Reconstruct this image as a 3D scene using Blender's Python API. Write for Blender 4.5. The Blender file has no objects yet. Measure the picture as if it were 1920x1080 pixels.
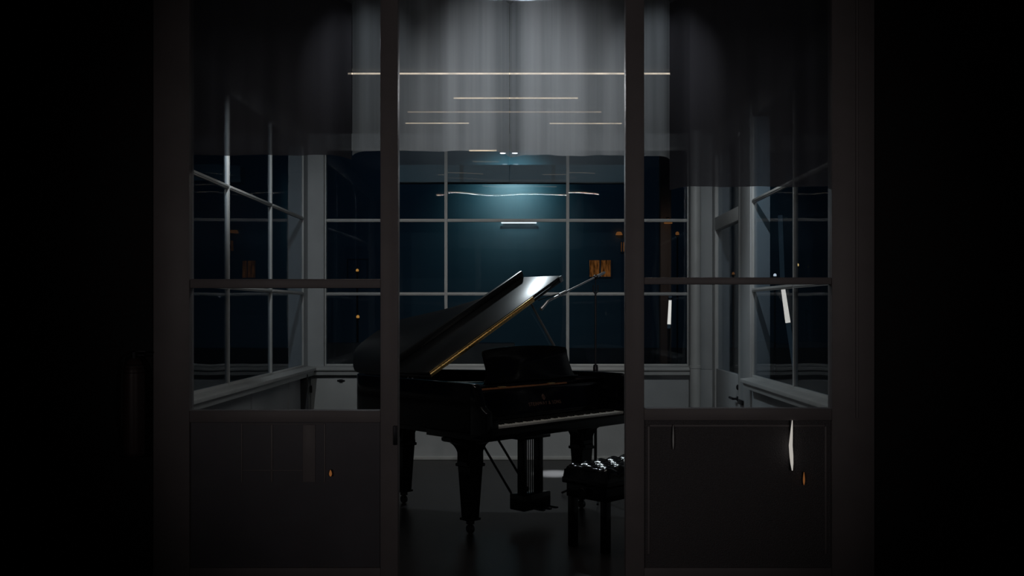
import bpy, bmesh, math, random
from mathutils import Vector, Matrix
random.seed(7)
SC = bpy.context.scene
COL = SC.collection
PI = math.pi

# ------------------------------------------------------------------ camera
EYE, F, VX, VY = 1.45, 1750.0, 985.0, 585.0     # eye height, focal length (px), vanishing point (px)
cam = bpy.data.cameras.new('camera'); cam_o = bpy.data.objects.new('camera', cam); COL.objects.link(cam_o)
cam_o.location = (0, 0, EYE); cam_o.rotation_euler = (PI/2, 0, 0)
cam.sensor_fit = 'HORIZONTAL'; cam.sensor_width = 36; cam.lens = F/1920*36
cam.shift_x = -(VX-960)/1920; cam.shift_y = (VY-540)/1920
cam.clip_start = .05; cam.clip_end = 300
SC.camera = cam_o
def PX(x, Y): return (x-VX)*Y/F            # picture column at depth Y -> metres
def PZ(y, Y): return EYE-(y-VY)*Y/F        # picture row at depth Y -> height

# ------------------------------------------------------------------ materials
def mat(name, color, rough=.5, metal=0, emit=None, estr=0, coat=0, spec=.5, bump=None, noise=None):
    m = bpy.data.materials.new(name); m.use_nodes = True
    nt = m.node_tree; b = nt.nodes['Principled BSDF']
    b.inputs['Base Color'].default_value = (*color, 1)
    b.inputs['Roughness'].default_value = rough
    b.inputs['Metallic'].default_value = metal
    b.inputs['Specular IOR Level'].default_value = spec
    b.inputs['Coat Weight'].default_value = coat
    b.inputs['Coat Roughness'].default_value = .05
    if emit:
        b.inputs['Emission Color'].default_value = (*emit, 1)
        b.inputs['Emission Strength'].default_value = estr
    tc = nt.nodes.new('ShaderNodeTexCoord')
    if noise:                                  # (scale, amount): gentle wear in the paint
        n = nt.nodes.new('ShaderNodeTexNoise'); n.inputs['Scale'].default_value = noise[0]; n.inputs['Detail'].default_value = 5
        nt.links.new(tc.outputs['Object'], n.inputs['Vector'])
        r = nt.nodes.new('ShaderNodeMapRange')
        r.inputs['From Min'].default_value = .3; r.inputs['From Max'].default_value = .7
        r.inputs['To Min'].default_value = 1-noise[1]; r.inputs['To Max'].default_value = 1+noise[1]
        nt.links.new(n.outputs['Fac'], r.inputs['Value'])
        mx = nt.nodes.new('ShaderNodeVectorMath'); mx.operation = 'SCALE'
        mx.inputs[0].default_value = color
        nt.links.new(r.outputs['Result'], mx.inputs['Scale'])
        nt.links.new(mx.outputs['Vector'], b.inputs['Base Color'])
    if bump:                                   # (scale, strength)
        n2 = nt.nodes.new('ShaderNodeTexNoise'); n2.inputs['Scale'].default_value = bump[0]; n2.inputs['Detail'].default_value = 3
        nt.links.new(tc.outputs['Object'], n2.inputs['Vector'])
        bp = nt.nodes.new('ShaderNodeBump'); bp.inputs['Strength'].default_value = bump[1]; bp.inputs['Distance'].default_value = .02
        nt.links.new(n2.outputs['Fac'], bp.inputs['Height'])
        nt.links.new(bp.outputs['Normal'], b.inputs['Normal'])
    return m

def glass_mat(name, tint=(.9, .95, 1), wave=.0, dust=.0):
    m = bpy.data.materials.new(name); m.use_nodes = True; nt = m.node_tree
    for n in list(nt.nodes): nt.nodes.remove(n)
    out = nt.nodes.new('ShaderNodeOutputMaterial')
    tr = nt.nodes.new('ShaderNodeBsdfTransparent'); tr.inputs[0].default_value = (*tint, 1)
    gl = nt.nodes.new('ShaderNodeBsdfGlossy'); gl.inputs['Roughness'].default_value = 0
    lw_ = nt.nodes.new('ShaderNodeLayerWeight'); lw_.inputs['Blend'].default_value = .5
    pw_ = nt.nodes.new('ShaderNodeMath'); pw_.operation = 'POWER'; pw_.inputs[1].default_value = 5
    fr = nt.nodes.new('ShaderNodeMapRange'); fr.inputs['To Min'].default_value = .035; fr.inputs['To Max'].default_value = .6
    nt.links.new(lw_.outputs['Facing'], pw_.inputs[0]); nt.links.new(pw_.outputs[0], fr.inputs['Value'])
    mx = nt.nodes.new('ShaderNodeMixShader')
    nt.links.new(fr.outputs[0], mx.inputs[0]); nt.links.new(tr.outputs[0], mx.inputs[1]); nt.links.new(gl.outputs[0], mx.inputs[2])
    if wave:
        tc = nt.nodes.new('ShaderNodeTexCoord')
        n = nt.nodes.new('ShaderNodeTexNoise'); n.inputs['Scale'].default_value = 1.6; n.inputs['Detail'].default_value = 0
        nt.links.new(tc.outputs['Object'], n.inputs['Vector'])
        bp = nt.nodes.new('ShaderNodeBump'); bp.inputs['Strength'].default_value = wave; bp.inputs['Distance'].default_value = .02
        nt.links.new(n.outputs['Fac'], bp.inputs['Height'])
        nt.links.new(bp.outputs['Normal'], gl.inputs['Normal'])
    last = mx
    if dust:
        df = nt.nodes.new('ShaderNodeBsdfDiffuse'); df.inputs[0].default_value = (.5, .5, .5, 1)
        m2 = nt.nodes.new('ShaderNodeMixShader'); m2.inputs[0].default_value = dust
        nt.links.new(mx.outputs[0], m2.inputs[1]); nt.links.new(df.outputs[0], m2.inputs[2]); last = m2
    nt.links.new(last.outputs[0], out.inputs[0])
    return m

def film_mat(name, color, clear, streak=.25):
    """translucent haze film: part clear, part scattering, with faint vertical creases"""
    m = bpy.data.materials.new(name); m.use_nodes = True; nt = m.node_tree
    for n in list(nt.nodes): nt.nodes.remove(n)
    out = nt.nodes.new('ShaderNodeOutputMaterial')
    tr = nt.nodes.new('ShaderNodeBsdfTransparent'); tr.inputs[0].default_value = (.95, .97, 1, 1)
    df = nt.nodes.new('ShaderNodeBsdfDiffuse'); df.inputs[0].default_value = (*color, 1)
    tl = nt.nodes.new('ShaderNodeBsdfTranslucent'); tl.inputs[0].default_value = (*color, 1)
    mx = nt.nodes.new('ShaderNodeMixShader'); mx.inputs[0].default_value = .6
    nt.links.new(df.outputs[0], mx.inputs[1]); nt.links.new(tl.outputs[0], mx.inputs[2])
    tc = nt.nodes.new('ShaderNodeTexCoord'); mp = nt.nodes.new('ShaderNodeMapping')
    mp.inputs['Scale'].default_value = (9, 9, .25)
    n = nt.nodes.new('ShaderNodeTexNoise'); n.inputs['Scale'].default_value = 1.5; n.inputs['Detail'].default_value = 4
    nt.links.new(tc.outputs['Object'], mp.inputs[0]); nt.links.new(mp.outputs[0], n.inputs['Vector'])
    r = nt.nodes.new('ShaderNodeMapRange')
    r.inputs['From Min'].default_value = .3; r.inputs['From Max'].default_value = .7
    r.inputs['To Min'].default_value = (1-clear)*(1-streak); r.inputs['To Max'].default_value = min(1, (1-clear)*(1+streak))
    nt.links.new(n.outputs['Fac'], r.inputs['Value'])
    m2 = nt.nodes.new('ShaderNodeMixShader')
    nt.links.new(r.outputs[0], m2.inputs[0]); nt.links.new(tr.outputs[0], m2.inputs[1]); nt.links.new(mx.outputs[0], m2.inputs[2])
    nt.links.new(m2.outputs[0], out.inputs[0])
    return m

def emit_mat(name, color, strength):
    m = bpy.data.materials.new(name); m.use_nodes = True; nt = m.node_tree
    for n in list(nt.nodes): nt.nodes.remove(n)
    out = nt.nodes.new('ShaderNodeOutputMaterial'); e = nt.nodes.new('ShaderNodeEmission')
    e.inputs[0].default_value = (*color, 1); e.inputs[1].default_value = strength
    nt.links.new(e.outputs[0], out.inputs[0])
    return m

M = dict(
    white=mat('white_paint', (.60, .61, .60), .45, noise=(6, .06)),
    wall=mat('white_wall_paint', (.50, .52, .53), .7, noise=(3, .08), bump=(40, .05)),
    brown=mat('dark_taupe_paint', (.215, .195, .20), .5, noise=(5, .08)),
    panel=mat('dark_panel_paint', (.105, .102, .120), .45, noise=(3, .12)),
    hatchp=mat('perforated_panel_paint', (.125, .118, .125), .45, bump=(160, .6)),
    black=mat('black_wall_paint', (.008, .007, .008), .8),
    ceil=mat('grey_ceiling_plaster', (.13, .135, .14), .9),
    floor=mat('dark_polished_floor', (.021, .019, .019), .35, spec=.25, bump=(9, .03), noise=(2, .15)),
    lacquer=mat('black_piano_lacquer', (.003, .003, .004), .14, spec=.22),
    lidm=mat('black_satin_lid', (.006, .007, .008), .33, spec=.5),
    prop=mat('worn_grey_prop', (.22, .23, .24), .4),
    brass=mat('brass', (.95, .66, .30), .33, 1),
    wood=mat('reddish_wood_lip', (.30, .11, .04), .25, coat=.5),
    gold=mat('gold_leaf', (.16, .085, .06), .6, .2),
    plate=mat('bronze_plate', (.22, .15, .07), .45, .6),
    spruce=mat('spruce_board', (.32, .20, .10), .5),
    ivory=mat('white_key', (.55, .55, .52), .3),
    ebony=mat('black_key', (.006, .006, .006), .35),
    leather=mat('black_leather', (.005, .005, .006), .17, spec=.35, bump=(60, .06)),
    metal=mat('dark_metal', (.06, .06, .065), .3, .9),
    steel=mat('satin_steel', (.75, .77, .80), .38, 1),
    rubber=mat('black_rubber', (.01, .01, .01), .7),
    iron=mat('dark_ironmongery', (.03, .03, .035), .45, .8),
    red=mat('dark_red_enamel', (.055, .034, .034), .45),
    board=mat('dark_stained_board', (.03, .032, .035), .6),
    facade=mat('teal_render', (.17, .26, .29), .9, noise=(.8, .10)),
    plinth=mat('grey_stone', (.10, .10, .095), .9, noise=(2, .2)),
    garden=mat('brown_garden_wall', (.30, .26, .22), .9, noise=(2, .2)),
    ground=mat('asphalt', (.03, .03, .03), .9),
    beam=mat('dark_eave_paint', (.11, .22, .27), .7),
    post=mat('reflected_post_brown', (.17, .11, .085), .7),
    pane=glass_mat('window_glass', (.88, .93, .97), .25),
    lite=glass_mat('door_glass', (.90, .92, .94), .0, .004),
    film=film_mat('milky_haze_film', (.49, .525, .555), .44),
    thinfilm=film_mat('thin_haze_film', (.42, .52, .58), .87, .05),
    smoke=film_mat('dark_haze_film', (.12, .115, .13), .13, .08),
    tube=emit_mat('warm_tube', (1, .80, .58), 1.6),
    tubedim=emit_mat('warm_tube_dim', (1, .78, .52), 1.1),
    tubefaint=emit_mat('warm_tube_faint', (1, .74, .50), .35),
    amber=emit_mat('amber_lamp', (1, .42, .08), .55),
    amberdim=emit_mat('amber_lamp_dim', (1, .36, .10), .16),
    litwin=emit_mat('amber_window', (1, .34, .08), .075),
    whitelamp=emit_mat('white_lamp', (.9, .95, 1), 1.0),
    yellow=emit_mat('yellow_lamp', (1, .62, .22), 1.0),
    led=emit_mat('led_tube', (1, .86, .72), 1.15),
    ledblue=emit_mat('led_glow_tail', (.40, .62, .8), .03),
    spotlens=emit_mat('spot_lens', (.95, .98, 1), 3),
    strip=emit_mat('panel_reflection', (1, .94, .86), .42),
    stripdim=emit_mat('panel_reflection_dim', (1, .94, .9), .045),
    facestreak=emit_mat('reflection_streak', (.95, 1, 1), 1.2),
)

# ------------------------------------------------------------------ mesh helpers
class MB:
    def __init__(s): s.bm = bmesh.new()
    def box(s, x0, x1, y0, y1, z0, z1, mtx=None, bev=0):
        t = bmesh.new(); bmesh.ops.create_cube(t, size=1)
        for v in t.verts:
            v.co = Vector((x0+(v.co.x+.5)*(x1-x0), y0+(v.co.y+.5)*(y1-y0), z0+(v.co.z+.5)*(z1-z0)))
        if bev: bmesh.ops.bevel(t, geom=t.edges[:], offset=bev, segments=2, profile=.5, affect='EDGES')
        if mtx: t.transform(mtx)
        s._add(t); return s
    def _add(s, t):
        me = bpy.data.meshes.new('tmp'); t.to_mesh(me); t.free(); s.bm.from_mesh(me); bpy.data.meshes.remove(me)
    def prism(s, pts, axis, a0, a1, mtx=None, bev=0):
        """closed 2D outline extruded along an axis: 'z' -> (x,y), 'x' -> (y,z), 'y' -> (x,z)"""
        def P(p, a):
            return {'z': (p[0], p[1], a), 'x': (a, p[0], p[1]), 'y': (p[0], a, p[1])}[axis]
        t = bmesh.new()
        lo = [t.verts.new(P(p, a0)) for p in pts]; hi = [t.verts.new(P(p, a1)) for p in pts]
        t.faces.new(lo); t.faces.new(hi[::-1]); n = len(pts)
        for i in range(n): t.faces.new((lo[i], hi[i], hi[(i+1) % n], lo[(i+1) % n]))
        bmesh.ops.recalc_face_normals(t, faces=t.faces[:])
        if bev:
            es = [e for e in t.edges if e.calc_face_angle(0) > .6]
            bmesh.ops.bevel(t, geom=es, offset=bev, segments=2, profile=.5, affect='EDGES')
        if mtx: t.transform(mtx)
        s._add(t); return s
    def lathe(s, prof, n=24, mtx=None):
        t = bmesh.new(); rings = []
        for r, z in prof:
            rings.append([t.verts.new((max(r, 1e-5)*math.cos(2*PI*i/n), max(r, 1e-5)*math.sin(2*PI*i/n), z)) for i in range(n)])
        for a, b in zip(rings, rings[1:]):
            for i in range(n): t.faces.new((a[i], a[(i+1) % n], b[(i+1) % n], b[i]))
        t.faces.new(rings[0][::-1]); t.faces.new(rings[-1])
        bmesh.ops.recalc_face_normals(t, faces=t.faces[:])
        if mtx: t.transform(mtx)
        s._add(t); return s
    def tube(s, pts, r, n=10, mtx=None):
        pts = [Vector(p) for p in pts]; rs = r if isinstance(r, (list, tuple)) else [r]*len(pts)
        t = bmesh.new(); rings = []; up = None
        for i, p in enumerate(pts):
            d = (pts[min(i+1, len(pts)-1)]-pts[max(i-1, 0)]).normalized()
            if up is None: up = d.orthogonal().normalized()
            up = (up-d*up.dot(d)).normalized(); w = d.cross(up)
            rings.append([t.verts.new(p+rs[i]*(math.cos(2*PI*k/n)*up+math.sin(2*PI*k/n)*w)) for k in range(n)])
        for a, b in zip(rings, rings[1:]):
            for k in range(n): t.faces.new((a[k], a[(k+1) % n], b[(k+1) % n], b[k]))
        t.faces.new(rings[0][::-1]); t.faces.new(rings[-1])
        bmesh.ops.recalc_face_normals(t, faces=t.faces[:])
        if mtx: t.transform(mtx)
        s._add(t); return s
    def ball(s, c, r, sz=1, n=16):
        k = 8
        return s.lathe([(r*math.sin(PI*i/k), -r*sz*math.cos(PI*i/k)) for i in range(k+1)], n, Matrix.Translation(c))
    def build(s, name, m, parent=None, loc=None):
        me = bpy.data.meshes.new(name); s.bm.to_mesh(me); s.bm.free()
        for p in me.polygons: p.use_smooth = True
        me.set_sharp_from_angle(angle=math.radians(32))
        me.materials.append(m if not isinstance(m, str) else M[m])
        o = bpy.data.objects.new(name, me); COL.objects.link(o)
        if parent: o.parent = parent
        if loc: o.location = loc
        return o

def empty(name, loc=(0, 0, 0), rz=0):
    o = bpy.data.objects.new(name, None); o.empty_display_size = .1
    o.location = loc; o.rotation_euler = (0, 0, rz); COL.objects.link(o); return o
def tag(o, label, cat, group=None):
    o['label'] = label; o['category'] = cat
    if group: o['group'] = group
    return o
def struct(o): o['kind'] = 'structure'; return o

# ------------------------------------------------------------------ room measures
YB, XL, XR, YP, ZC = 9.16, -2.13, 1.84, 4.85, 3.20      # back wall, left wall, right wall, partition, ceiling
Z_SILL, Z_M1, Z_M2, Z_HEAD = .91, 1.628, 2.35, 3.04

struct(MB().box(-4.2, 4.2, -2, YB+.2, -.12, 0).build('floor', 'floor'))
struct(MB().box(-4.2, 4.2, -2, YB+.25, ZC, ZC+.12).build('ceiling', 'ceil'))
# the dark front room
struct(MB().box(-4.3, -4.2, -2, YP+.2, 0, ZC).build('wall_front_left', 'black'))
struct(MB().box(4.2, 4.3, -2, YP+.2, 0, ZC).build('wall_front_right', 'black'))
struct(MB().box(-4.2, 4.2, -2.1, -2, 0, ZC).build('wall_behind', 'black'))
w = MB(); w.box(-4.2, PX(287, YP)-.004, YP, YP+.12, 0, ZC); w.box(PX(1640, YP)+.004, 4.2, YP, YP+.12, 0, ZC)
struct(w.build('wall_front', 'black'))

# back wall below and beside its windows
wb = MB()
wb.box(XL-.15, XR+.15, YB, YB+.15, 0, .885)
wb.box(PX(608, YB), PX(1292, YB), YB, YB+.15, Z_HEAD+.03, ZC)
struct(wb.build('wall_back', 'wall'))
struct(MB().box(XL-.15, PX(608, YB), YB-.02, YB+.15, .886, ZC, bev=.004).build('trim_6', 'wall'))
struct(MB().box(PX(1292, YB), XR+.15, YB, YB+.15, .886, ZC, bev=.004).build('trim_7', 'wall'))
wl = MB()
wl.box(XL-.15, XL, YP+.12, YB-.001, 0, .885)
wl.box(XL-.15, XL, YP+.12, 5.55, .885, ZC)
wl.box(XL-.15, XL, 8.98, YB-.021, .885, ZC)
wl.box(XL-.15, XL, 5.55, 8.98, Z_HEAD+.03, ZC)
for y in (6.05, 7.25, 8.4): wl.box(XL-.001, XL+.012, y-.012, y+.012, .05, .86)
struct(wl.build('wall_left', 'wall'))
wr = MB()
wr.box(XR, XR+.15, YP+.12, 7.58, 0, .885)
wr.box(XR, XR+.15, YP+.12, 5.2, .885, ZC)
wr.box(XR-.015, XR+.15, 7.585, 7.93, 0, ZC, bev=.004)
wr.box(XR, XR+.15, 9.10, YB-.001, 0, ZC)
wr.box(XR, XR+.15, 5.2, 7.58, Z_HEAD+.03, ZC)
wr.box(XR, XR+.15, 7.93, 9.10, 3.0, ZC)
struct(wr.build('wall_right', 'wall'))
struct(MB().box(XL, XR, YB-.018, YB, 0, .035, bev=.006).build('baseboard_back', 'white'))
struct(MB().box(XL, XL+.018, YP+.12, YB-.02, 0, .035, bev=.006).build('baseboard_left', 'white'))
struct(MB().box(XR-.018, XR, YP+.12, 7.57, 0, .035, bev=.006).build('baseboard_right', 'white'))
# sills
def sill_prof(d): return [(0, -.075), (-d*.75, -.075), (-d*.75, -.035), (-d, -.028), (-d, 0), (0, .012)]
struct(MB().prism([(YB+p[0], Z_SILL+p[1]) for p in sill_prof(.10)], 'x', XL+.07, XR-.13, bev=.004).build('trim_1', 'white'))
struct(MB().prism([(XL-p[0], Z_SILL+p[1]) for p in sill_prof(.10)], 'y', YP+.14, YB-.03, bev=.004).build('trim_2', 'white'))
struct(MB().prism([(XR+p[0], Z_SILL+p[1]) for p in sill_prof(.10)], 'y', YP+.14, 7.57, bev=.004).build('trim_3', 'white'))
# round pipe column in the right back corner
col = MB().lathe([(.052, .0), (.052, .90), (.058, .905), (.058, .93), (.052, .935), (.052, ZC)], 24)
struct(col.build('column_trim', 'white', loc=(PX(1304, YB-.11), YB-.11, 0))).name = 'trim_4'
# dark eave beam outside the back windows
struct(MB().box(PX(738, YB+.42), PX(1180, YB+.42), YB+.42, YB+.6, PZ(341, YB+.42), PZ(309, YB+.42)).build('trim_5', 'beam'))

# ------------------------------------------------------------------ windows of the conservatory
WN = [0]
def window(origin, rz, width):
    """local x along the wall, local y outward, z up from the sill"""
    WN[0] += 1
    root = struct(empty('window_%d' % WN[0], origin, rz))
    H = Z_HEAD+.03-Z_SILL
    f = MB()
    f.box(0, .015, -.006, .022, 0, H, bev=.003); f.box(width-.015, width, -.006, .022, 0, H, bev=.003)
    f.box(.015, width-.015, -.005, .022, 0, .03, bev=.003); f.box(.015, width-.015, -.005, .022, H-.035, H, bev=.003)
    f.build('frame', 'white', root)
    for z in (Z_M1, Z_M2):
        m = MB(); zz = z-Z_SILL
        m.box(.015, width-.015, -.004, .022, zz-.015, zz+.015, bev=.003)
        m.box(.015, width-.015, -.010, -.004, zz-.006, zz+.006, bev=.002)
        m.build('muntin', 'white', root)
    MB().box(.012, width-.012, .008, .012, .015, H-.015).build('glass_pane', 'pane', root)
    return root
xs = [PX(608.5, YB), PX(836, YB), PX(1064.5, YB), PX(1291.5, YB)]
for a, b in zip(xs, xs[1:]): window((a, YB+.01, Z_SILL), 0, b-a)
ysl = [5.55, 6.715, 7.85, 8.98]
for a, b in zip(ysl, ysl[1:]): window((XL-.005, a, Z_SILL), PI/2, b-a)
ysr = [5.2, 6.41, 7.58]
for a, b in zip(ysr, ysr[1:]): window((XR+.005, b, Z_SILL), -PI/2, b-a)

# glazed side door in the right wall
d = struct(empty('door_1', (XR, 9.10, 0), -PI/2)); Wd = 9.10-7.935
f = MB()
f.box(.0, .10, -.012, .06, 0, 2.96, bev=.004); f.box(Wd-.08, Wd, -.012, .06, 0, 2.96, bev=.004); f.box(.10, Wd-.08, -.012, .06, 2.24, 2.36, bev=.004)
f.box(.10, Wd-.08, -.012, .06, 2.96, 2.995); f.build('door_frame', 'white', d)
MB().box(.10, Wd-.08, .0, .05, .01, .905, bev=.004).build('lower_panel', 'wall', d)
MB().box(.105, Wd-.085, .02, .025, .9, 2.95).build('glass_pane', 'pane', d)
h = MB(); h.lathe([(.022, 0), (.022, .012), (.010, .014), (.010, .045)], 16, Matrix.Translation((Wd-.13, .0, .70))@Matrix.Rotation(PI/2, 4, 'X'))
h.tube([(Wd-.13, -.045, .70), (Wd-.27, -.045, .70)], .011); h.build('door_handle', 'iron', d)
MB().lathe([(.024, 0), (.024, .012), (.012, .02)], 16, Matrix.Translation((Wd-.115, 0, .80))@Matrix.Rotation(PI/2, 4, 'X')).build('lock', 'iron', d)
MB().box(Wd+.0, Wd+.14, -.035, -.018, .67, .71, bev=.003).build('strike_plate', 'iron', d)

# low white hatch in the back wall, left corner
hx0, hx1 = PX(584, YB), PX(672, YB)
d = struct(empty('door_2', (hx0, YB, 0)))
MB().box(.0, hx1-hx0, -.022, 0, .12, PZ(707, YB), bev=.004).build('leaf', 'white', d)
for z in (.28, .66): MB().box(-.012, .012, -.03, -.02, z, z+.07, bev=.002).build('hinge', 'iron', d)
lt = MB(); lt.box((hx1-hx0)*.56, (hx1-hx0)*.72, -.034, -.021, .772, .786, bev=.002); lt.box((hx1-hx0)*.60, (hx1-hx0)*.68, -.04, -.03, .766, .792, bev=.003)
lt.build('latch', 'iron', d)

# ------------------------------------------------------------------ the two big glazed partition leaves
def leaf(n, x0, x1, g0, g1, yr0, yr1, yb, bars, pmat):
    """x0..x1 outside, g0..g1 the glass, in picture columns at the partition"""
    root = struct(empty('door_%d' % n, (0, YP, 0)))
    X = [PX(v, YP) for v in (x0, g0, g1, x1)]
    zr0, zr1, zb = PZ(yr0, YP), PZ(yr1, YP), PZ(yb, YP)
    for a, b in ((X[0], X[1]), (X[2], X[3])):
        MB().box(a, b, 0, .07, 0, ZC, bev=.004).build('stile', 'brown', root)
    MB().box(X[1], X[2], .008, .06, zr1, zr0, bev=.004).build('rail', 'brown', root)
    MB().box(X[1], X[2], .0, .07, ZC-.06, ZC, bev=.004).build('rail', 'brown', root)
    MB().box(X[1], X[2], .0, .07, zb-.062, zb, bev=.004).build('rail', 'brown', root)
    MB().box(X[1], X[2], .0, .07, 0, .12, bev=.004).build('rail', 'brown', root)
    MB().box(X[1], X[2], .018, .05, .12, zb-.062).build('lower_panel', pmat, root)
    md = MB()
    for a, b, c, e in bars: md.box(PX(a, YP), PX(b, YP), .013, .018, PZ(e, YP), PZ(c, YP), bev=.002)
    md.build('panel_bars', 'brown', root)
    gl = MB(); gl.box(X[1], X[2], .03, .034, zb, zr1); gl.box(X[1], X[2], .03, .034, zr0, ZC-.06); gl.build('glass_pane', 'lite', root)
    return root
leaf(3, 287, 746, 355, 713, 523, 540, 770,
     [(450, 453, 795, 905), (606, 609, 795, 905), (453, 606, 795, 797), (506, 510, 797, 905), (566, 590, 797, 905), (453, 566, 882, 884)], 'panel')  # these bars shape the ghost reflection of a window on the left panel
r = leaf(4, 1173, 1640, 1208, 1560, 520, 533, 766, [(1215, 1219, 800, 1040), (1548, 1552, 800, 1040), (1219, 1548, 797, 801)], 'hatchp')
MB().box(PX(1604, YP), PX(1608, YP), -.008, .0, .9, ZC).build('stile_bead', 'brown', r)
for z in (.76,): MB().box(PX(738, YP), PX(746, YP)-.002, -.014, .0, z, z+.1, bev=.003).build('hinge', 'iron', bpy.data.objects['door_3'])

# ------------------------------------------------------------------ haze and glass reflections, shaped as hanging film sheets
def sheet(x0, x1, ybot, material, label, edge=None, waves=3, amp=.02, ph=0, y0=5.06, lining=None):
    X0, X1 = PX(x0, y0), PX(x1, y0); nx, nz = 60, 30
    bm = bmesh.new(); g = []
    for i in range(nx+1):
        u = i/nx; x = X0+(X1-X0)*u; zb = PZ(ybot(x0+(x1-x0)*u), y0)
        colv = []
        for k in range(nz+1):
            z = zb+(ZC-.032-zb)*k/nz
            e = min(u, 1-u); curl = .13*max(0, 1-e/.10)**2
            y = amp*math.sin(waves*2*PI*u+ph+.3*z)+.4*amp*math.sin(waves*5.3*PI*u+1.3)+curl
            colv.append(bm.verts.new((x, y, z)))
        g.append(colv)
    for i in range(nx):
        for k in range(nz): bm.faces.new((g[i][k], g[i+1][k], g[i+1][k+1], g[i][k+1]))
    r = empty('haze_sheet', (0, y0, 0)); 
    mb = MB(); mb.bm.free(); mb.bm = bm; mb.build('film', material, r)
    if lining:
        a, b, yb = lining; A, B = PX(a, y0), PX(b, y0); zb = PZ(yb, y0); lm = MB(); n = 24
        v = [[lm.bm.verts.new((A+(B-A)*i/n, .045+.008*math.sin(9*i/n+ph), z)) for z in (zb, zb+.5, ZC-.034)] for i in range(n+1)]
        for i in range(n):
            for k in (0, 1): lm.bm.faces.new((v[i][k], v[i+1][k], v[i+1][k+1], v[i][k+1]))
        lm.build('lining', 'thinfilm', r)
    MB().box(X0, X1, -.03, .08, ZC-.034, ZC, bev=.003).build('header_rail', 'iron', r)
    return tag(r, label, 'plastic sheet', 'haze sheets hanging behind the partition')
def notch(px):
    if px < 940: return 283+.5*math.sin(px*.05)
    if px < 972: return 283+8*(.5-.5*math.cos(PI*(px-940)/32))
    return 291+1.5*(px-972)/290
sheet(651, 954.6, notch, 'film', 'milky haze sheet hanging high in the doorway, left of the middle seam', waves=2, amp=.018, lining=(736, 954.6, 340))
sheet(955.4, 1261, notch, 'film', 'milky haze sheet hanging high in the doorway, right of the middle seam', waves=2.5, amp=.018, ph=1, y0=5.07, lining=(955.4, 1186, 341))
sheet(290, 650, lambda p: 291, 'smoke', 'dark haze sheet hanging behind the upper glass of the left leaf', waves=3, amp=.014)
sheet(1263, 1620, lambda p: 350, 'smoke', 'dark haze sheet hanging behind the upper glass of the right leaf', waves=3, amp=.014, ph=2)

# ------------------------------------------------------------------ ceiling tubes
ZT = 3.02
def tube_light(x0, x1, y, m, label, r=.006):
    a, b = PX(x0, y), PX(x1, y)
    root = empty('tube_light', ((a+b)/2, y, ZT)); L = (b-a)/2
    bd = MB(); bd.box(-L-.02, L+.02, -.045, .045, .022, .06, bev=.004); bd.box(-L*.8-.02, -L*.8+.02, -.02, .02, .06, ZC-ZT); bd.box(L*.8-.02, L*.8+.02, -.02, .02, .06, ZC-ZT); bd.build('housing', 'ceil', root)
    for s in (-1, 1): MB().box(s*(L+.01)-.012, s*(L+.01)+.012, -.012, .012, -.012, .024, bev=.002).build('lamp_holder', 'iron', root)
    MB().tube([(-L, 0, 0), (L, 0, 0)], r, 10).build('tube', m, root)
    tag(root, label, 'ceiling light', 'tube lights on the ceiling'); return root
def zt_depth(y): return (ZT-EYE)*F/(VY-y)
YT = zt_depth(138)
tube_light(652, 1257, YT, 'tube', 'longest and brightest ceiling tube, nearest the partition', .0055)
tube_light(850, 1084, zt_depth(184), 'tubedim', 'short warm ceiling tube just behind the longest one', .005)
tube_light(764, 1128, zt_depth(210), 'tubefaint', 'faint ceiling tube third from the partition', .005)
tube_light(760, 880, zt_depth(231), 'tubedim', 'short ceiling tube deepest in the room on the left', .004)
tube_light(1030, 1166, zt_depth(231.5), 'tubedim', 'short ceiling tube deepest in the room on the right', .004)

# ------------------------------------------------------------------ grand piano
PU = Vector((.70, .714)).normalized()
pa = math.atan2(PU.y, PU.x)
piano = empty('grand_piano', (-.258, 5.737, 0), pa)
tag(piano, 'black grand piano with raised lid standing behind the open doorway', 'piano')
W = 1.51
def smooth(pts, n=8):
    """Catmull-Rom through open 2D points"""
    out = []
    for i in range(len(pts)-1):
        p0, p1, p2, p3 = pts[max(i-1, 0)], pts[i], pts[i+1], pts[min(i+2, len(pts)-1)]
        for k in range(n):
            t = k/n
            out.append(tuple(.5*((2*p1[j])+(p2[j]-p0[j])*t+(2*p0[j]-5*p1[j]+4*p2[j]-p3[j])*t*t+(-p0[j]+3*p1[j]-3*p2[j]+p3[j])*t**3) for j in (0, 1)))
    out.append(pts[-1]); return out
def inset(pts, d):
    """move an open outline sideways (to its right) by d"""
    out = []
    for i, p in enumerate(pts):
        q0, q1 = pts[max(i-1, 0)], pts[min(i+1, len(pts)-1)]
        tx, ty = q1[0]-q0[0], q1[1]-q0[1]; l = math.hypot(tx, ty)
        out.append((p[0]+ty/l*d, p[1]-tx/l*d))
    return out
BODY = smooth([(0, 1.25), (.03, 1.36), (.14, 1.50), (.29, 1.63), (.46, 1.69), (.64, 1.68), (.77, 1.60), (.93, 1.29), (1.13, 1.01), (1.34, .80), (1.47, .62), (W, .42)], 6)
def body(off=0): return inset(BODY, off) if off else BODY
outer = [(0, .12)]+body(0)+[(W, .12)]
inner = [(.055, .12)]+body(.055)+[(W-.055, .12)]
rim = MB(); rim.prism(outer+inner[::-1], 'z', .69, 1.0, bev=.004); rim.build('rim', 'lacquer', piano)
MB().prism([(.055, .3)]+body(.056)+[(W-.055, .3)], 'z', .83, .845).build('soundboard', 'spruce', piano)
pl = MB(); pl.prism([(.10, .50)]+body(.11)+[(W-.11, .50)], 'z', .87, .885, bev=.003)
for a in (.3, .62, .95): pl.box(a-.015, a+.015, .52, 1.38 if a < .7 else 1.0, .885, .93, bev=.005)
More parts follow.
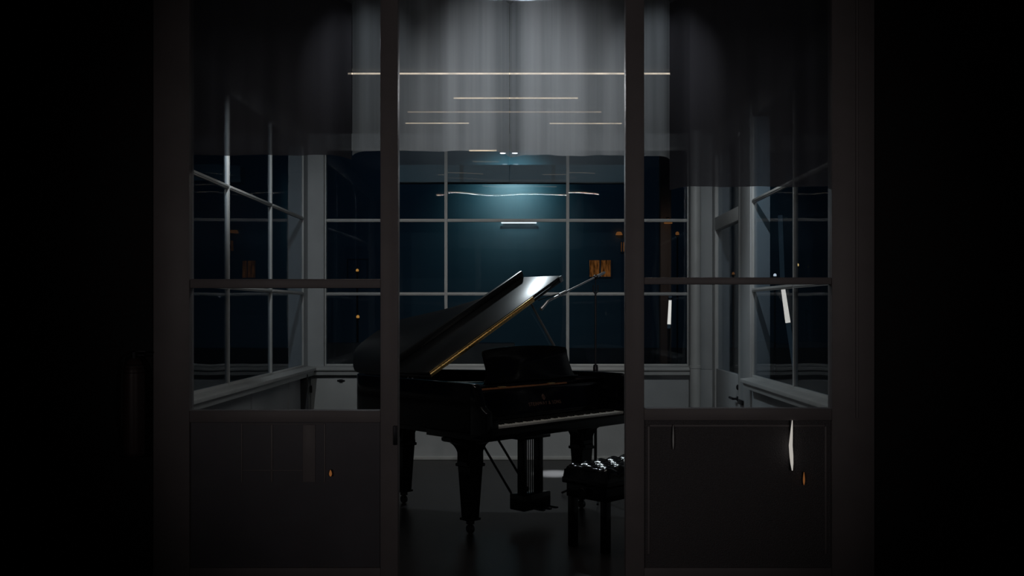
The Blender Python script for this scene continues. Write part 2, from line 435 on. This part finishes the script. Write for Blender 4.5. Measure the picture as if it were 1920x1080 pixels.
pl.build('iron_plate', 'plate', piano)
st = MB()
for i in range(60):
    a = .16+i*.0195; t1 = 1.38+a*.35 if a < .6 else (1.50-(a-.6)*1.05)
    st.tube([(a, .53, .94), (min(a*.92+.05, a), t1-.12, .92)], .0012, 4)
so = st.build('strings', 'steel', piano); so['kind'] = 'stuff'
MB().box(.0, W, .0, .55, .645, .69, bev=.004).build('keybed', 'lacquer', piano)
MB().box(.055, W-.055, -.022, -.001, .66, .722, bev=.004).build('key_slip', 'lacquer', piano)
bb = MB()
for a in (.35, .75, 1.15): bb.box(a-.05, a+.05, .551, .85 if a > 1 else 1.3, .60, .70, bev=.005)
bb.build('under_beam', 'lacquer', piano)
prof = [(.121, .66), (.121, 1.0)]+smooth([(.105, 1.0), (.075, .975), (.055, .92), (.03, .865), (-.01, .835), (-.022, .825)], 5)+[(-.022, .66)]
for a0, a1 in ((0, .056), (W-.056, W)):
    MB().prism(prof, 'x', a0, a1, bev=.004).build('cheek_arm', 'lacquer', piano)
for a0, a1 in ((.057, .128), (W-.128, W-.057)):
    MB().box(a0, a1, -.005, .15, .691, .785, bev=.006).build('key_block', 'lacquer', piano)
# keyboard: key frame with every key a sub-part
kb = MB().box(.129, W-.129, .012, .145, .69, .70).build('keyboard', 'ebony', piano)
kw = (W-.26)/52
wk = MB().box(.0005, kw-.0005, 0, .149, .70, .735, bev=.0015).build('white_key', 'ivory', kb, (.13, 0, 0))
bk = MB().prism([(.05, .735), (.056, .747), (.149, .747), (.149, .735)], 'x', -.006, .006, bev=.001).build('black_key', 'ebony', kb, (.13, 0, 0))
first = True
for i in range(52):
    if i:
        o = wk.copy(); o.parent = kb; COL.objects.link(o); o.location = (.13+i*kw, 0, 0)
    if i < 51 and (i % 7) in (0, 2, 3, 5, 6):      # starts on A
        if first: o = bk; first = False
        else: o = bk.copy(); o.parent = kb; COL.objects.link(o)
        o.location = (.13+(i+1)*kw, 0, 0)
# fallboard, shelf and music desk
fb = MB().prism([(.151, .72), (.152, .775)]+smooth([(.155, .785), (.185, .865), (.212, .932)], 4)+[(.224, .94), (.24, .94), (.24, .72)], 'x', .129, W-.129, bev=.003)
fallboard = fb.build('fallboard', 'lacquer', piano)
MB().box(.057, W-.057, .241, .56, .945, .966, bev=.004).build('music_shelf', 'lacquer', piano)
MB().box(.13, 1.02, .222, .2405, .941, .953, bev=.003).build('shelf_lip', 'wood', piano)
for a in (.38, .86): MB().box(a-.03, a+.03, .2175, .243, .951, .958, bev=.002).build('hinge', 'brass', piano)
# lettering and lyre-shaped emblem
cu = bpy.data.curves.new('t', 'FONT'); cu.body = 'STEINWAY & SONS'; cu.size = .034; cu.extrude = .0006; cu.align_x = 'CENTER'; cu.space_character = 1.12
to = bpy.data.objects.new('t', cu); COL.objects.link(to)
me = bpy.data.meshes.new_from_object(to.evaluated_get(bpy.context.evaluated_depsgraph_get()))
bpy.data.objects.remove(to); me.name = 'lettering'; me.materials.append(M['gold'])
lo = bpy.data.objects.new('lettering', me); COL.objects.link(lo); lo.parent = fallboard
tilt = math.atan2(.865-.785, .185-.155)
lo.location = (.735, .1655, .818); lo.rotation_euler = (tilt, 0, 0)
em = MB()
em.tube([(-.004, 0, 0), (-.013, 0, .010), (-.012, 0, .022), (-.006, 0, .034)], .0022, 6)
em.tube([(.004, 0, 0), (.013, 0, .010), (.012, 0, .022), (.006, 0, .034)], .0022, 6)
for x in (-.003, 0, .003): em.tube([(x, 0, .002), (x, 0, .038)], .0012, 6)
em.box(-.008, .008, -.0015, .0015, -.003, .001)
eo = em.build('emblem', 'gold', fallboard, (.735, .180, .853)); eo.rotation_euler = (tilt-PI/2, 0, 0)
desk = [(.315, .0), (.335, .02), (.352, .05), (.362, .10), (.352, .205), (.358, .226)]+smooth([(.358, .228), (.50, .244), (.77, .252), (1.04, .244), (1.182, .228)], 6)[1:]+[(1.188, .205), (1.182, .17), (1.192, .10), (1.205, .05), (1.222, .02), (1.24, 0)]
mtx = Matrix.Translation((0, .335, .968))@Matrix.Rotation(-math.radians(14), 4, 'X')
MB().prism(desk, 'y', -.011, .011, mtx, .003).build('music_desk', 'lacquer', piano)
ledge = MB().box(.34, 1.21, -.055, -.012, .0, .014, mtx, .003); ledge.build('desk_ledge', 'lacquer', piano)
# lid, hinged along the spine
LA = math.radians(27.3)
L0 = Matrix.Translation((0, 0, 1.022))@Matrix.Rotation(-LA, 4, 'Y')
lw = 1.44
lido = [(-.012, .50)]+smooth([(-.015, 1.25), (.01, 1.36), (.13, 1.52), (.28, 1.68), (.45, 1.74), (.62, 1.745), (.76, 1.68), (.95, 1.32), (1.18, 1.02), (1.36, .86), (lw, .70)], 6)+[(lw, .50)]
MB().prism(lido, 'z', 0, .022, L0, .004).build('lid', 'lidm', piano)
MB().box(-.012, lw, .502, .92, .0235, .046, L0, .004).build('lid_flap', 'lidm', piano)
MB().box(-.012, lw+.012, .895, .925, .0465, .095, L0, .008).build('flap_lip', 'lidm', piano)
hg = MB(); hg.box(.0, lw*.76, .4935, .4995, .004, .042, L0, .001)
hg.tube([(0, .4925, .023), (lw*.76, .4925, .023)], .0055, 8, L0)
for i in range(34): hg.tube([(.01+i*.032, .491, .023), (.027+i*.032, .491, .023)], .0078, 8, L0)
hg.build('lid_hinge', 'brass', piano)
MB().box(lw-.03, lw+.004, .494, .50, .0, .046, L0, .002).build('lid_corner_plate', 'steel', piano)
ptop = L0@Vector((1.10, .55, -.003))
lp = MB(); lp.tube([(1.415, .56, .985), ptop], [.011, .008], 10); lp.build('lid_prop', 'prop', piano)
MB().lathe([(.016, 0), (.016, .012)], 12, Matrix.Translation(ptop)@Matrix.Rotation(-LA, 4, 'Y')@Matrix.Translation((0, 0, -.010))).build('prop_cup', 'brass', piano)
# legs with scrolled brackets
def bracket(w0):
    def side(s):
        return [(s*(w0+.02), .645), (s*(w0+.02), .625), (s*(w0), .615)]+[(s*(.062+(w0-.062)*(1-math.sin(k*PI/16))), .615-.14*(1-math.cos(k*PI/16))) for k in range(1, 9)]+[(s*.075, .475), (s*.075, .455)]
    return side(-1)+side(1)[::-1]
def leg(x, y, s=1, top=.645):
    l = MB()
    l.prism([(-.062, -.062), (.062, -.062), (.062, .062), (-.062, .062)], 'z', .46, top, bev=.006)
    t = bmesh.new()
    rings = []
    for hw, z in ((.040, .10), (.050, .30), (.058, .455)):
        rings.append([t.verts.new((a*hw, b*hw, z)) for a, b in ((-1, -1), (1, -1), (1, 1), (-1, 1))])
    for a, b in zip(rings, rings[1:]):
        for i in range(4): t.faces.new((a[i], a[(i+1) % 4], b[(i+1) % 4], b[i]))
    t.faces.new(rings[0][::-1]); t.faces.new(rings[-1]); bmesh.ops.recalc_face_normals(t, faces=t.faces[:])
    l._add(t)
    l.box(-.070, .070, -.070, .070, .44, .462, bev=.005)
    l.box(-.050, .050, -.050, .050, .088, .104, bev=.004)
    l.prism(bracket(.19), 'y', -.045, .045); l.prism(bracket(.17), 'x', -.045, .045)
    o = l.build('leg', 'lacquer', piano, (x, y, 0))
    c = MB(); c.box(-.02, .02, -.02, .02, .06, .09, bev=.003); c.lathe([(.028, -.014), (.030, -.010), (.030, .010), (.028, .014)], 16, Matrix.Translation((0, 0, .030))@Matrix.Rotation(PI/2, 4, 'Y'))
    c.build('caster', 'metal', o)
leg(.20, .34); leg(W-.20, .34); leg(.50, 1.42, top=.70)
# pedal lyre
ly = MB()
ly.box(.55, .97, .24, .42, .60, .646, bev=.006); ly.box(.62, .90, .27, .39, .572, .601, bev=.006)
ly.box(.655, .695, .30, .36, .19, .575, bev=.005); ly.box(.815, .855, .30, .36, .19, .575, bev=.005)
ly.box(.62, .89, .26, .40, .085, .195, bev=.008)
for a in (.735, .755, .775): ly.tube([(a, .33, .19), (a, .33, .58)], .004, 8)
lyre = ly.build('pedal_lyre', 'lacquer', piano)
for a in (.69, .755, .82):
    MB().prism([(a-.011, .262), (a-.018, .17), (a-.012, .135), (a+.012, .135), (a+.018, .17), (a+.011, .262)], 'z', .10, .112, bev=.003).build('pedal', 'metal', lyre)
for a in (.67, .84): MB().tube([(a, .40, .15), (a-.02, .80, .60)], .009, 8).build('lyre_brace', 'metal', lyre)

# ------------------------------------------------------------------ tufted piano bench
bench = empty('piano_bench', (.62, 5.93, 0), pa)
tag(bench, 'black tufted leather piano bench standing in front of the keyboard', 'bench')
L, D = .76, .36
bm = bmesh.new(); nx, ny = 64, 32; g = []
tx, ty = L/6, D/3
for i in range(nx+1):
    rr = []
    for k in range(ny+1):
        u, v = i/nx, k/ny; x, y = -L/2+L*u, -D/2+D*v
        edge = min(u*L, (1-u)*L, v*D, (1-v)*D); er = min(1, edge/.045)
        z = .43+.075*math.sqrt(max(0, 1-(1-er)**2))
        best = 9
        for a in range(-3, 4):
            for b in range(-2, 3):
                bx = (a+(.5 if b % 2 else 0))*tx; by = b*ty*.62
                best = min(best, math.hypot((x-bx)/tx, (y-by)/tx))
        z -= .016*math.exp(-(best/.22)**2)*er
        c1 = abs(math.sin(PI*(x/tx+y/(ty*1.24)))); c2 = abs(math.sin(PI*(x/tx-y/(ty*1.24))))
        z += .010*er*(min(c1, c2)**.6)
        rr.append(bm.verts.new((x, y, z)))
    g.append(rr)
for i in range(nx):
    for k in range(ny): bm.faces.new((g[i][k], g[i+1][k], g[i+1][k+1], g[i][k+1]))
mb = MB(); mb.bm.free(); mb.bm = bm
mb.box(-L/2, L/2, -D/2, D/2, .395, .432, bev=.006)
cushion = mb.build('cushion', 'leather', bench)
for b in (-1, 0, 1):
    for a in range(-3, 4):
        bx = (a+(.5 if b % 2 else 0))*tx; by = b*ty*.62
        if abs(bx) < L/2-.05: MB().ball((bx, by, .486), .009, .6, 10).build('button', 'leather', cushion)
MB().box(-L/2+.02, L/2-.02, -D/2+.02, D/2-.02, .31, .394, bev=.006).build('apron', 'lacquer', bench)
for s in (-1, 1):
    for q in (-1, 1):
        t = MB(); t.prism([(-.024, -.024), (.024, -.024), (.024, .024), (-.024, .024)], 'z', 0, .33, bev=.005)
        t.build('leg', 'lacquer', bench, (s*(L/2-.05), q*(D/2-.05), 0))
    k = MB(); k.lathe([(.014, 0), (.014, .02), (.034, .024), (.036, .04), (.032, .046)], 18, Matrix.Translation((s*(L/2-.021), 0, .35))@Matrix.Rotation(s*PI/2, 4, 'Y'))
    k.build('knob', 'lacquer', bench)

# ------------------------------------------------------------------ microphone on a boom stand
def pw(a, t, z):
    p = Matrix.Rotation(pa, 4, 'Z')@Vector((a, t, z)); return Vector((p.x-.258, p.y+5.737, z))
base = pw(1.66, .5, 0)
mic = empty('microphone_stand', base)
tag(mic, 'dark boom microphone stand beside the piano reaching under the raised lid', 'microphone stand')
p = MB(); p.tube([(0, 0, .10), (0, 0, 1.0)], .012, 12); p.tube([(0, 0, 1.0), (0, 0, 1.60)], .008, 12); p.tube([(0, 0, 1.6), (0, 0, 1.715)], .004, 10)
p.lathe([(.018, .97), (.02, .99), (.02, 1.02), (.016, 1.04)], 16); p.build('pole', 'metal', mic)
cl = MB(); cl.tube([(-.018, 0, 1.66), (-.018, 0, 1.61), (0, 0, 1.59)], .005, 8); cl.tube([(.018, 0, 1.66), (.018, 0, 1.61), (0, 0, 1.59)], .005, 8)
cl.build('cable_fork', 'metal', mic)
for k in range(3):
    a = k*2*PI/3+.5
    MB().tube([(0, 0, .16), (.14*math.cos(a), .14*math.sin(a), .09), (.30*math.cos(a), .30*math.sin(a), .012)], .009, 8).build('foot', 'metal', mic)
def rel(a, t, z): return pw(a, t, z)-base
b0, b1, b2 = rel(1.02, .49, 1.500), rel(1.66, .5, 1.722), rel(1.775, .5, 1.762)
bo = MB(); bo.tube([b0+(b1-b0)*.12, b0+(b1-b0)*.42], .009, 10); bo.tube([b0+(b1-b0)*.40, b1, b2], .007, 10)
bo.tube([b1+(b2-b1)*.1, b1+(b2-b1)*.9], .011, 10); boom = bo.build('boom', 'steel', mic)
MB().tube([b0+(b1-b0)*.34, b0+(b1-b0)*.45], .014, 12).build('clutch', 'steel', boom)
MB().ball(tuple(b1), .020, 1, 12).build('swivel', 'metal', mic)
MB().tube([b0+(b1-b0)*.02+Vector((0, 0, -.035)), b0+(b1-b0)*.14], [.013, .011], 12).build('microphone', 'steel', mic)
cb = b0+(b1-b0)*.40
MB().tube([b0+Vector((-.01, 0, .035)), b0+(cb-b0)*.35+Vector((0, 0, .03)), b0+(cb-b0)*.7+Vector((0, 0, .02)), cb], .0035, 6).build('cable', 'rubber', mic)

# ------------------------------------------------------------------ leaning board in the left corner
lb = MB().box(-.035, .035, -.012, .012, 0, .86, Matrix.Rotation(math.radians(-2), 4, 'Y')@Matrix.Rotation(math.radians(-5), 4, 'X'), .003).build('wooden_board', 'board', None, (XL+.075, 8.72, .005))
tag(lb, 'narrow dark board leaning in the corner under the left windows', 'board')

# ------------------------------------------------------------------ fire extinguisher on the dark front wall
fx = empty('fire_extinguisher', (PX(263, YP), YP-.075, PZ(850, YP)))
tag(fx, 'dark slender fire extinguisher hung on the black wall at far left', 'fire extinguisher')
MB().lathe([(.046, 0), (.050, .006), (.051, .02), (.051, .40), (.049, .43), (.043, .46), (.032, .485), (.018, .498)], 28).build('cylinder', 'red', fx)
bn = MB()
for z in (.425, .445, .463): bn.lathe([(.0465-(z-.425)*.18, z-.004), (.0515-(z-.425)*.22, z), (.0465-(z-.425)*.18, z+.004)], 28)
bn.build('collar_band', 'iron', fx)
v = MB(); v.lathe([(.017, .497), (.017, .53), (.010, .535)], 14); v.box(-.012, .06, -.008, .008, .528, .537, bev=.002); v.box(-.012, .055, -.008, .008, .510, .517, bev=.002)
v.build('valve', 'iron', fx)
MB().tube([(-.016, 0, .52), (-.05, 0, .50), (-.060, 0, .40), (-.060, 0, .15)], .008, 8).build('hose', 'rubber', fx)
MB().box(-.02, .02, .048, .077, .28, .36, bev=.003).build('wall_bracket', 'iron', fx)

# ------------------------------------------------------------------ mirrored light streaks on the partition panels, added as glowing strips
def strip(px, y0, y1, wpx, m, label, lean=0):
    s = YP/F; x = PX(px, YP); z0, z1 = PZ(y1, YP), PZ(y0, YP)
    r = empty('reflection_strip', (x, YP+.004, z0)); Hh = z1-z0; w = wpx*s/2; k = lean*s
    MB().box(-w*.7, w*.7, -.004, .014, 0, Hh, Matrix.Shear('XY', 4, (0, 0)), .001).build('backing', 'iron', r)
    MB().tube([(k*(.5-abs(t-.5)) - k*.2, -.008, Hh*t) for t in (0, .15, .3, .5, .7, .85, 1)], [w*.25, w*.8, w, w, w*.75, w*.5, w*.2], 10).build('streak_glow', m, r)
    tag(r, label, 'light', 'small reflections on the partition panels')
strip(1484, 788, 882, 7, 'strip', 'tall slim white reflection strip on the right lower panel', -6)
strip(1507, 885, 909, 3.5, 'amberdim', 'tiny amber reflection low on the right panel beside the white strip')
strip(1262, 797, 842, 2.5, 'stripdim', 'dim thin reflection strip on the right lower panel near the doorway')
strip(620, 881, 893, 5, 'amberdim', 'tiny amber reflection on the left lower panel')

# ------------------------------------------------------------------ outside
struct(MB().box(-30, 30, YB+.3, 40, -.52, -.4).build('ground', 'ground'))
YF = 20.0
house = empty('house', (0, YF, -.4))
tag(house, 'dark teal rendered house across the yard lit by added spots', 'house')
MB().box(-9, 9, 0, .4, 0, 7.2).build('wall', 'facade', house)
MB().box(-9, 9, -.06, -.001, 0, PZ(652, YF)+.4, bev=.02).build('plinth', 'plinth', house)
rf = MB().prism([(-.7, 7.2), (5, 10.2), (5, 10.0), (-.7, 7.0)], 'x', -9.4, 9.4); rf.build('roof', 'beam', house)
nt = M['litwin'].node_tree; em_ = nt.nodes['Emission']
tc_ = nt.nodes.new('ShaderNodeTexCoord'); mp_ = nt.nodes.new('ShaderNodeMapping'); mp_.inputs['Scale'].default_value = (22, 1, 5)
nz_ = nt.nodes.new('ShaderNodeTexNoise'); nz_.inputs['Scale'].default_value = 1; nz_.inputs['Detail'].default_value = 4
mr_ = nt.nodes.new('ShaderNodeMapRange'); mr_.inputs['From Min'].default_value = .35; mr_.inputs['From Max'].default_value = .65; mr_.inputs['To Min'].default_value = .02; mr_.inputs['To Max'].default_value = .13
nt.links.new(tc_.outputs['Object'], mp_.inputs[0]); nt.links.new(mp_.outputs[0], nz_.inputs['Vector']); nt.links.new(nz_.outputs['Fac'], mr_.inputs['Value']); nt.links.new(mr_.outputs[0], em_.inputs[1])
def house_window(x0, x1, y0, y1, m):
    a, b, c, e = PX(x0, YF), PX(x1, YF), PZ(y1, YF)+.4, PZ(y0, YF)+.4
    wf = MB(); t = .018
    wf.box(a-t, a, -.05, -.001, c-t, e+t); wf.box(b, b+t, -.05, -.001, c-t, e+t); wf.box(a, b, -.05, -.001, c-t, c); wf.box(a, b, -.05, -.001, e, e+t)
    wf.box((a+b)/2-.014, (a+b)/2+.014, -.045, -.001, c, e)
    f = wf.build('window', 'beam', house)
    MB().box(a, b, -.02, -.001, c, e).build('pane', m, f)
house_window(1105, 1145, 488, 519, 'litwin'); house_window(655, 690, 486, 521, 'beam'); house_window(1164, 1170, 454, 472, 'litwin')
wl_ = MB().box(PX(940, YF), PX(1006, YF), -.09, -.05, PZ(419.5, YF)+.4, PZ(417, YF)+.4, bev=.005)  # reflected light streak, added as a glowing strip on the house wall
streak_base = MB().box(PX(944, YF), PX(1002, YF), -.05, -.001, PZ(419, YF)+.4, PZ(416, YF)+.4, bev=.005).build('streak_backing', 'facade', house)
wl_.build('streak_glow', 'facestreak', streak_base)
sc_ = MB().lathe([(.0, .07), (.05, .06), (.075, .0)], 16, Matrix.Translation((PX(1160, YF), -.08, PZ(441, YF)+.4))); sc_.build('sconce', 'amberdim', house)

def lamp(px, py, Y, m, label, r=.05, pole=True, kind='garden_lamp'):
    x, z = PX(px, Y), PZ(py, Y)
    o = empty(kind, (x, Y, -.4)); H = z+.4
    MB().tube([(0, 0, 0), (0, 0, H-r)], .016, 8).build('pole', 'iron', o)
    MB().lathe([(.02, H-r-.03), (.045, H-r), (.02, H-r+.01)], 12).build('collar', 'iron', o)
    MB().ball((0, 0, H), r, 1.1, 14).build('globe', m, o)
    tag(o, label, 'outdoor lamp', 'lamps outside at night')
lamp(670, 507, 17.5, 'amber', 'small amber lamp outside the left back window, upper of two', .028)
lamp(671, 594, 17.2, 'amber', 'small amber lamp outside the left back window, lower of two', .03)
lamp(350, 602, 18, 'amber', 'amber lamp outside beyond the left side windows', .05)
lamp(1270, 438, 17.5, 'amberdim', 'dim amber lamp outside right of the brown post', .035)
lamp(1495, 497, 14, 'yellow', 'yellow lamp on a thin pole seen through the right side windows', .024)
lamp(1453, 516, 14, 'whitelamp', 'white lamp on a thin pole seen through the right side windows', .024)
lamp(1375, 513, 16, 'amberdim', 'faint amber lamp seen through the side door glass', .025)
# reflection of a partition post built as a brown post, with amber dome lamp
Yb = 12.0
bp_ = MB().box(-.07, .07, -.07, .07, 0, 4.4, bev=.01).build('reflected_post', 'post', None, (PX(1247, Yb), Yb, -.4))
tag(bp_, 'brown reflected post placed outside the right back window', 'post')
dl = empty('dome_lamp', (PX(1250, Yb), Yb-.068, PZ(418, Yb)))
MB().box(-.02, .02, -.03, .0, -.01, .06, bev=.003).build('bracket', 'iron', dl)
MB().lathe([(.055, -.02), (.05, .01), (.03, .035), (.005, .045)], 18, Matrix.Translation((0, -.06, 0))).build('shade', 'amberdim', dl)
tag(dl, 'small amber dome lamp fixed to the brown reflected post', 'outdoor lamp', 'lamps outside at night')
# upright LED tubes
def led_post(pts, ybr, r, label, Y, tail):
    (xa, ya), (xb, yb) = pts
    A, B = Vector((PX(xa, Y), 0, PZ(ya, Y))), Vector((PX(xb, Y), 0, PZ(yb, Y)))
    foot = Vector((B.x, 0, -.4)); o = empty('light_post', (foot.x, Y, -.4))
    q = lambda v: v-foot
    dirv = (A-B).normalized()
    bot = B-dirv*tail[1]; top = A+(dirv*.25+Vector((0, 0, .75)))*tail[0]
    MB().tube([(0, 0, 0), q(bot)], .018, 10).build('pole', 'iron', o)
    MB().tube([q(B), q(A)], [r, r*.8], 10).build('lit_tube', 'led', o)
    MB().tube([q(bot), q(B)], r*.9, 10).build('glow_tail', 'ledblue', o)  # dim glowing ends shape the blue lens streak along the tube
    MB().tube([q(A), q(top)], r*.9, 10).build('glow_tail', 'ledblue', o)
    MB().tube([q(A+dirv*.008), q(A+dirv*.028)], r*1.3, 10).build('collar', 'iron', o)
    tag(o, label, 'light post', 'upright tube lights outside at night')
led_post([(1256.5, 563), (1254.5, 608)], 0, .022, 'slim upright white tube lamp outside the right back window', 11.2, (.05, .05))
led_post([(1467.5, 536), (1477.5, 605)], 0, .026, 'tall leaning tube lamp with glow-streak ends outside the right side windows', 9.5, (.72, .45))
# low garden wall and pale parked block of hedge beyond the sill
gw = MB().box(-3.6, 0, 0, .25, 0, PZ(640, 17)+.4, bev=.03).build('garden_wall', 'garden', None, (PX(965, 16.2), 16.2, -.4))
tag(gw, 'low dark garden wall beyond the middle back window', 'garden wall')
cv = MB().prism([(0, 0), (0, .55), (.10, .82), (.35, .95), (2.4, .98), (2.4, 0)], 'y', 0, .9, bev=.04).build('covered_trailer', 'plinth', None, (PX(1088, 15), 15, -.4))
tag(cv, 'low rounded grey covered trailer outside the right back window', 'trailer')

# ------------------------------------------------------------------ light
def spot(name, loc, target, energy, color, angle, blend=1, radius=.02):
    l = bpy.data.lights.new(name, 'SPOT'); l.energy = energy; l.color = color; l.spot_size = math.radians(angle); l.spot_blend = blend
    l.shadow_soft_size = radius
    o = bpy.data.objects.new(name, l); COL.objects.link(o); o.location = loc
    d = Vector(target)-Vector(loc); o.rotation_euler = d.to_track_quat('-Z', 'Y').to_euler(); return o
# light of the long ceiling tube
xa, xb = PX(652, YT), PX(1257, YT)
al = bpy.data.lights.new('tube_glow', 'AREA'); al.shape = 'RECTANGLE'; al.size = xb-xa; al.size_y = .012; al.energy = 7; al.color = (1, .95, .88)
ao = bpy.data.objects.new('tube_glow', al); COL.objects.link(ao); ao.location = ((xa+xb)/2, YT, ZT-.010)
# ceiling spotlight near the back windows: rakes the lid, the mullions and the sheets
sp_ = empty('ceiling_spotlight', (PX(943, 8.85), 8.85, PZ(283, 8.85)))
SPZ = PZ(283, 8.85)
MB().lathe([(.030, -.02), (.036, .0), (.036, .07), (.012, .08), (.012, ZC-SPZ)], 18).build('can', 'iron', sp_)
MB().lathe([(.026, -.024), (.028, -.019)], 18).build('lens', 'spotlens', sp_)
MB().tube([(-.32, 0, .004), (-.06, 0, .004)], .006, 8).build('side_tube', 'tubedim', sp_)
MB().box(-.33, -.03, -.02, .02, .012, .03, bev=.003).build('arm', 'ceil', sp_)
tag(sp_, 'small bright spotlight on the ceiling before the back windows, above the piano', 'spotlight')
dx_ = -.1-PX(943, 8.85)  # second can and lens, added to place the lid highlight
MB().lathe([(.030, -.02), (.036, .0), (.036, .07), (.012, .08), (.012, ZC-SPZ)], 18, Matrix.Translation((dx_, 0, 0))).build('can', 'iron', sp_)
MB().lathe([(.026, -.024), (.028, -.019)], 18, Matrix.Translation((dx_, 0, 0))).build('lens', 'spotlens', sp_)
spot('spotlight_beam', (-.1, 8.85, SPZ-.03), (.3, 7.2, .9), 70, (.82, .94, 1), 96, .8, .05)
spot('wall_fill', (-1.81, 5.9, 3.0), (-1.5, YB, 1.5), 46, (.97, 1, 1), 76, .8, .004)  # added fill spots with no fixture, brighten the back wall and windows
spot('wall_fill', (1.45, 5.9, 3.0), (1.2, YB, 1.45), 46, (.97, 1, 1), 76, .8, .004)
spot('sheet_fill', (-.08, YT-.07, 2.985), (-.02, 5.06, 2.64), 40, (1, .98, .97), 74, 1, .004)  # added fill with no fixture, lights the middle of the haze sheets
spot('sheet_edge_fill', (-1.05, 5.65, 3.12), (-.88, 5.06, 2.78), 5, (.95, .98, 1), 64, 1, .004)  # added fills with no fixture, brighten the outer edges of the sheets
spot('sheet_edge_fill', (.78, 5.65, 3.12), (.74, 5.06, 2.78), 6.5, (.95, .98, 1), 64, 1, .004)
# added spots with no fixture, making the teal glow on the house wall
spot('yard_glow_fill', (PX(965, YF), YF-1.0, PZ(318, YF)), (PX(960, YF), YF, PZ(365, YF)), 42, (.44, .88, .96), 120, 1, .03)
spot('yard_glow_fill', (PX(960, YF), YF-.65, PZ(332, YF)), (PX(960, YF), YF, PZ(365, YF)), 15, (1, .90, .80), 105, 1, .03)
spot('yard_glow_fill', (-.3, 14.5, 5.5), (-.6, YF, 3.0), 26, (.28, .62, 1), 120, 1, .03)
spot('post_fill', (PX(1247, 12)-.1, 11.0, 2.4), (PX(1247, 12), 12, 1.9), 3, (1, .85, .72), 130, 1, .01)  # added fill with no fixture, brightens the brown post
# added spot with no fixture, making the soft glow on the floor behind the piano
fy = EYE*F/(888-VY)
spot('floor_glow_fill', (.9, 8.9, 3.0), (PX(1040, fy), fy, 0), 3800, (.85, .95, 1), 8.5, 1, .01)
# weak warm lamp in the front room behind the camera
spot('front_room_lamp', (-2.84, -1.2, 1.79), (-.1, YP, 1.72), 48, (1, .90, .87), 46, 1, .02)
spot('front_room_lamp', (2.28, -1.2, 1.815), (.2, YP, 1.72), 48, (1, .90, .87), 46, 1, .02)

wd = bpy.data.worlds.new('night'); SC.world = wd; wd.use_nodes = True
bg = wd.node_tree.nodes['Background']; bg.inputs[0].default_value = (.0019, .0040, .0076, 1); bg.inputs[1].default_value = 1

SC.view_settings.view_transform = 'Standard'; SC.view_settings.look = 'None'
SC.view_settings.gamma = 1; SC.view_settings.use_curve_mapping = False; SC.view_settings.exposure = 0
SC.cycles.use_denoising = True
SC.cycles.sample_clamp_indirect = 3
SC.cycles.max_bounces = 10; SC.cycles.transparent_max_bounces = 16
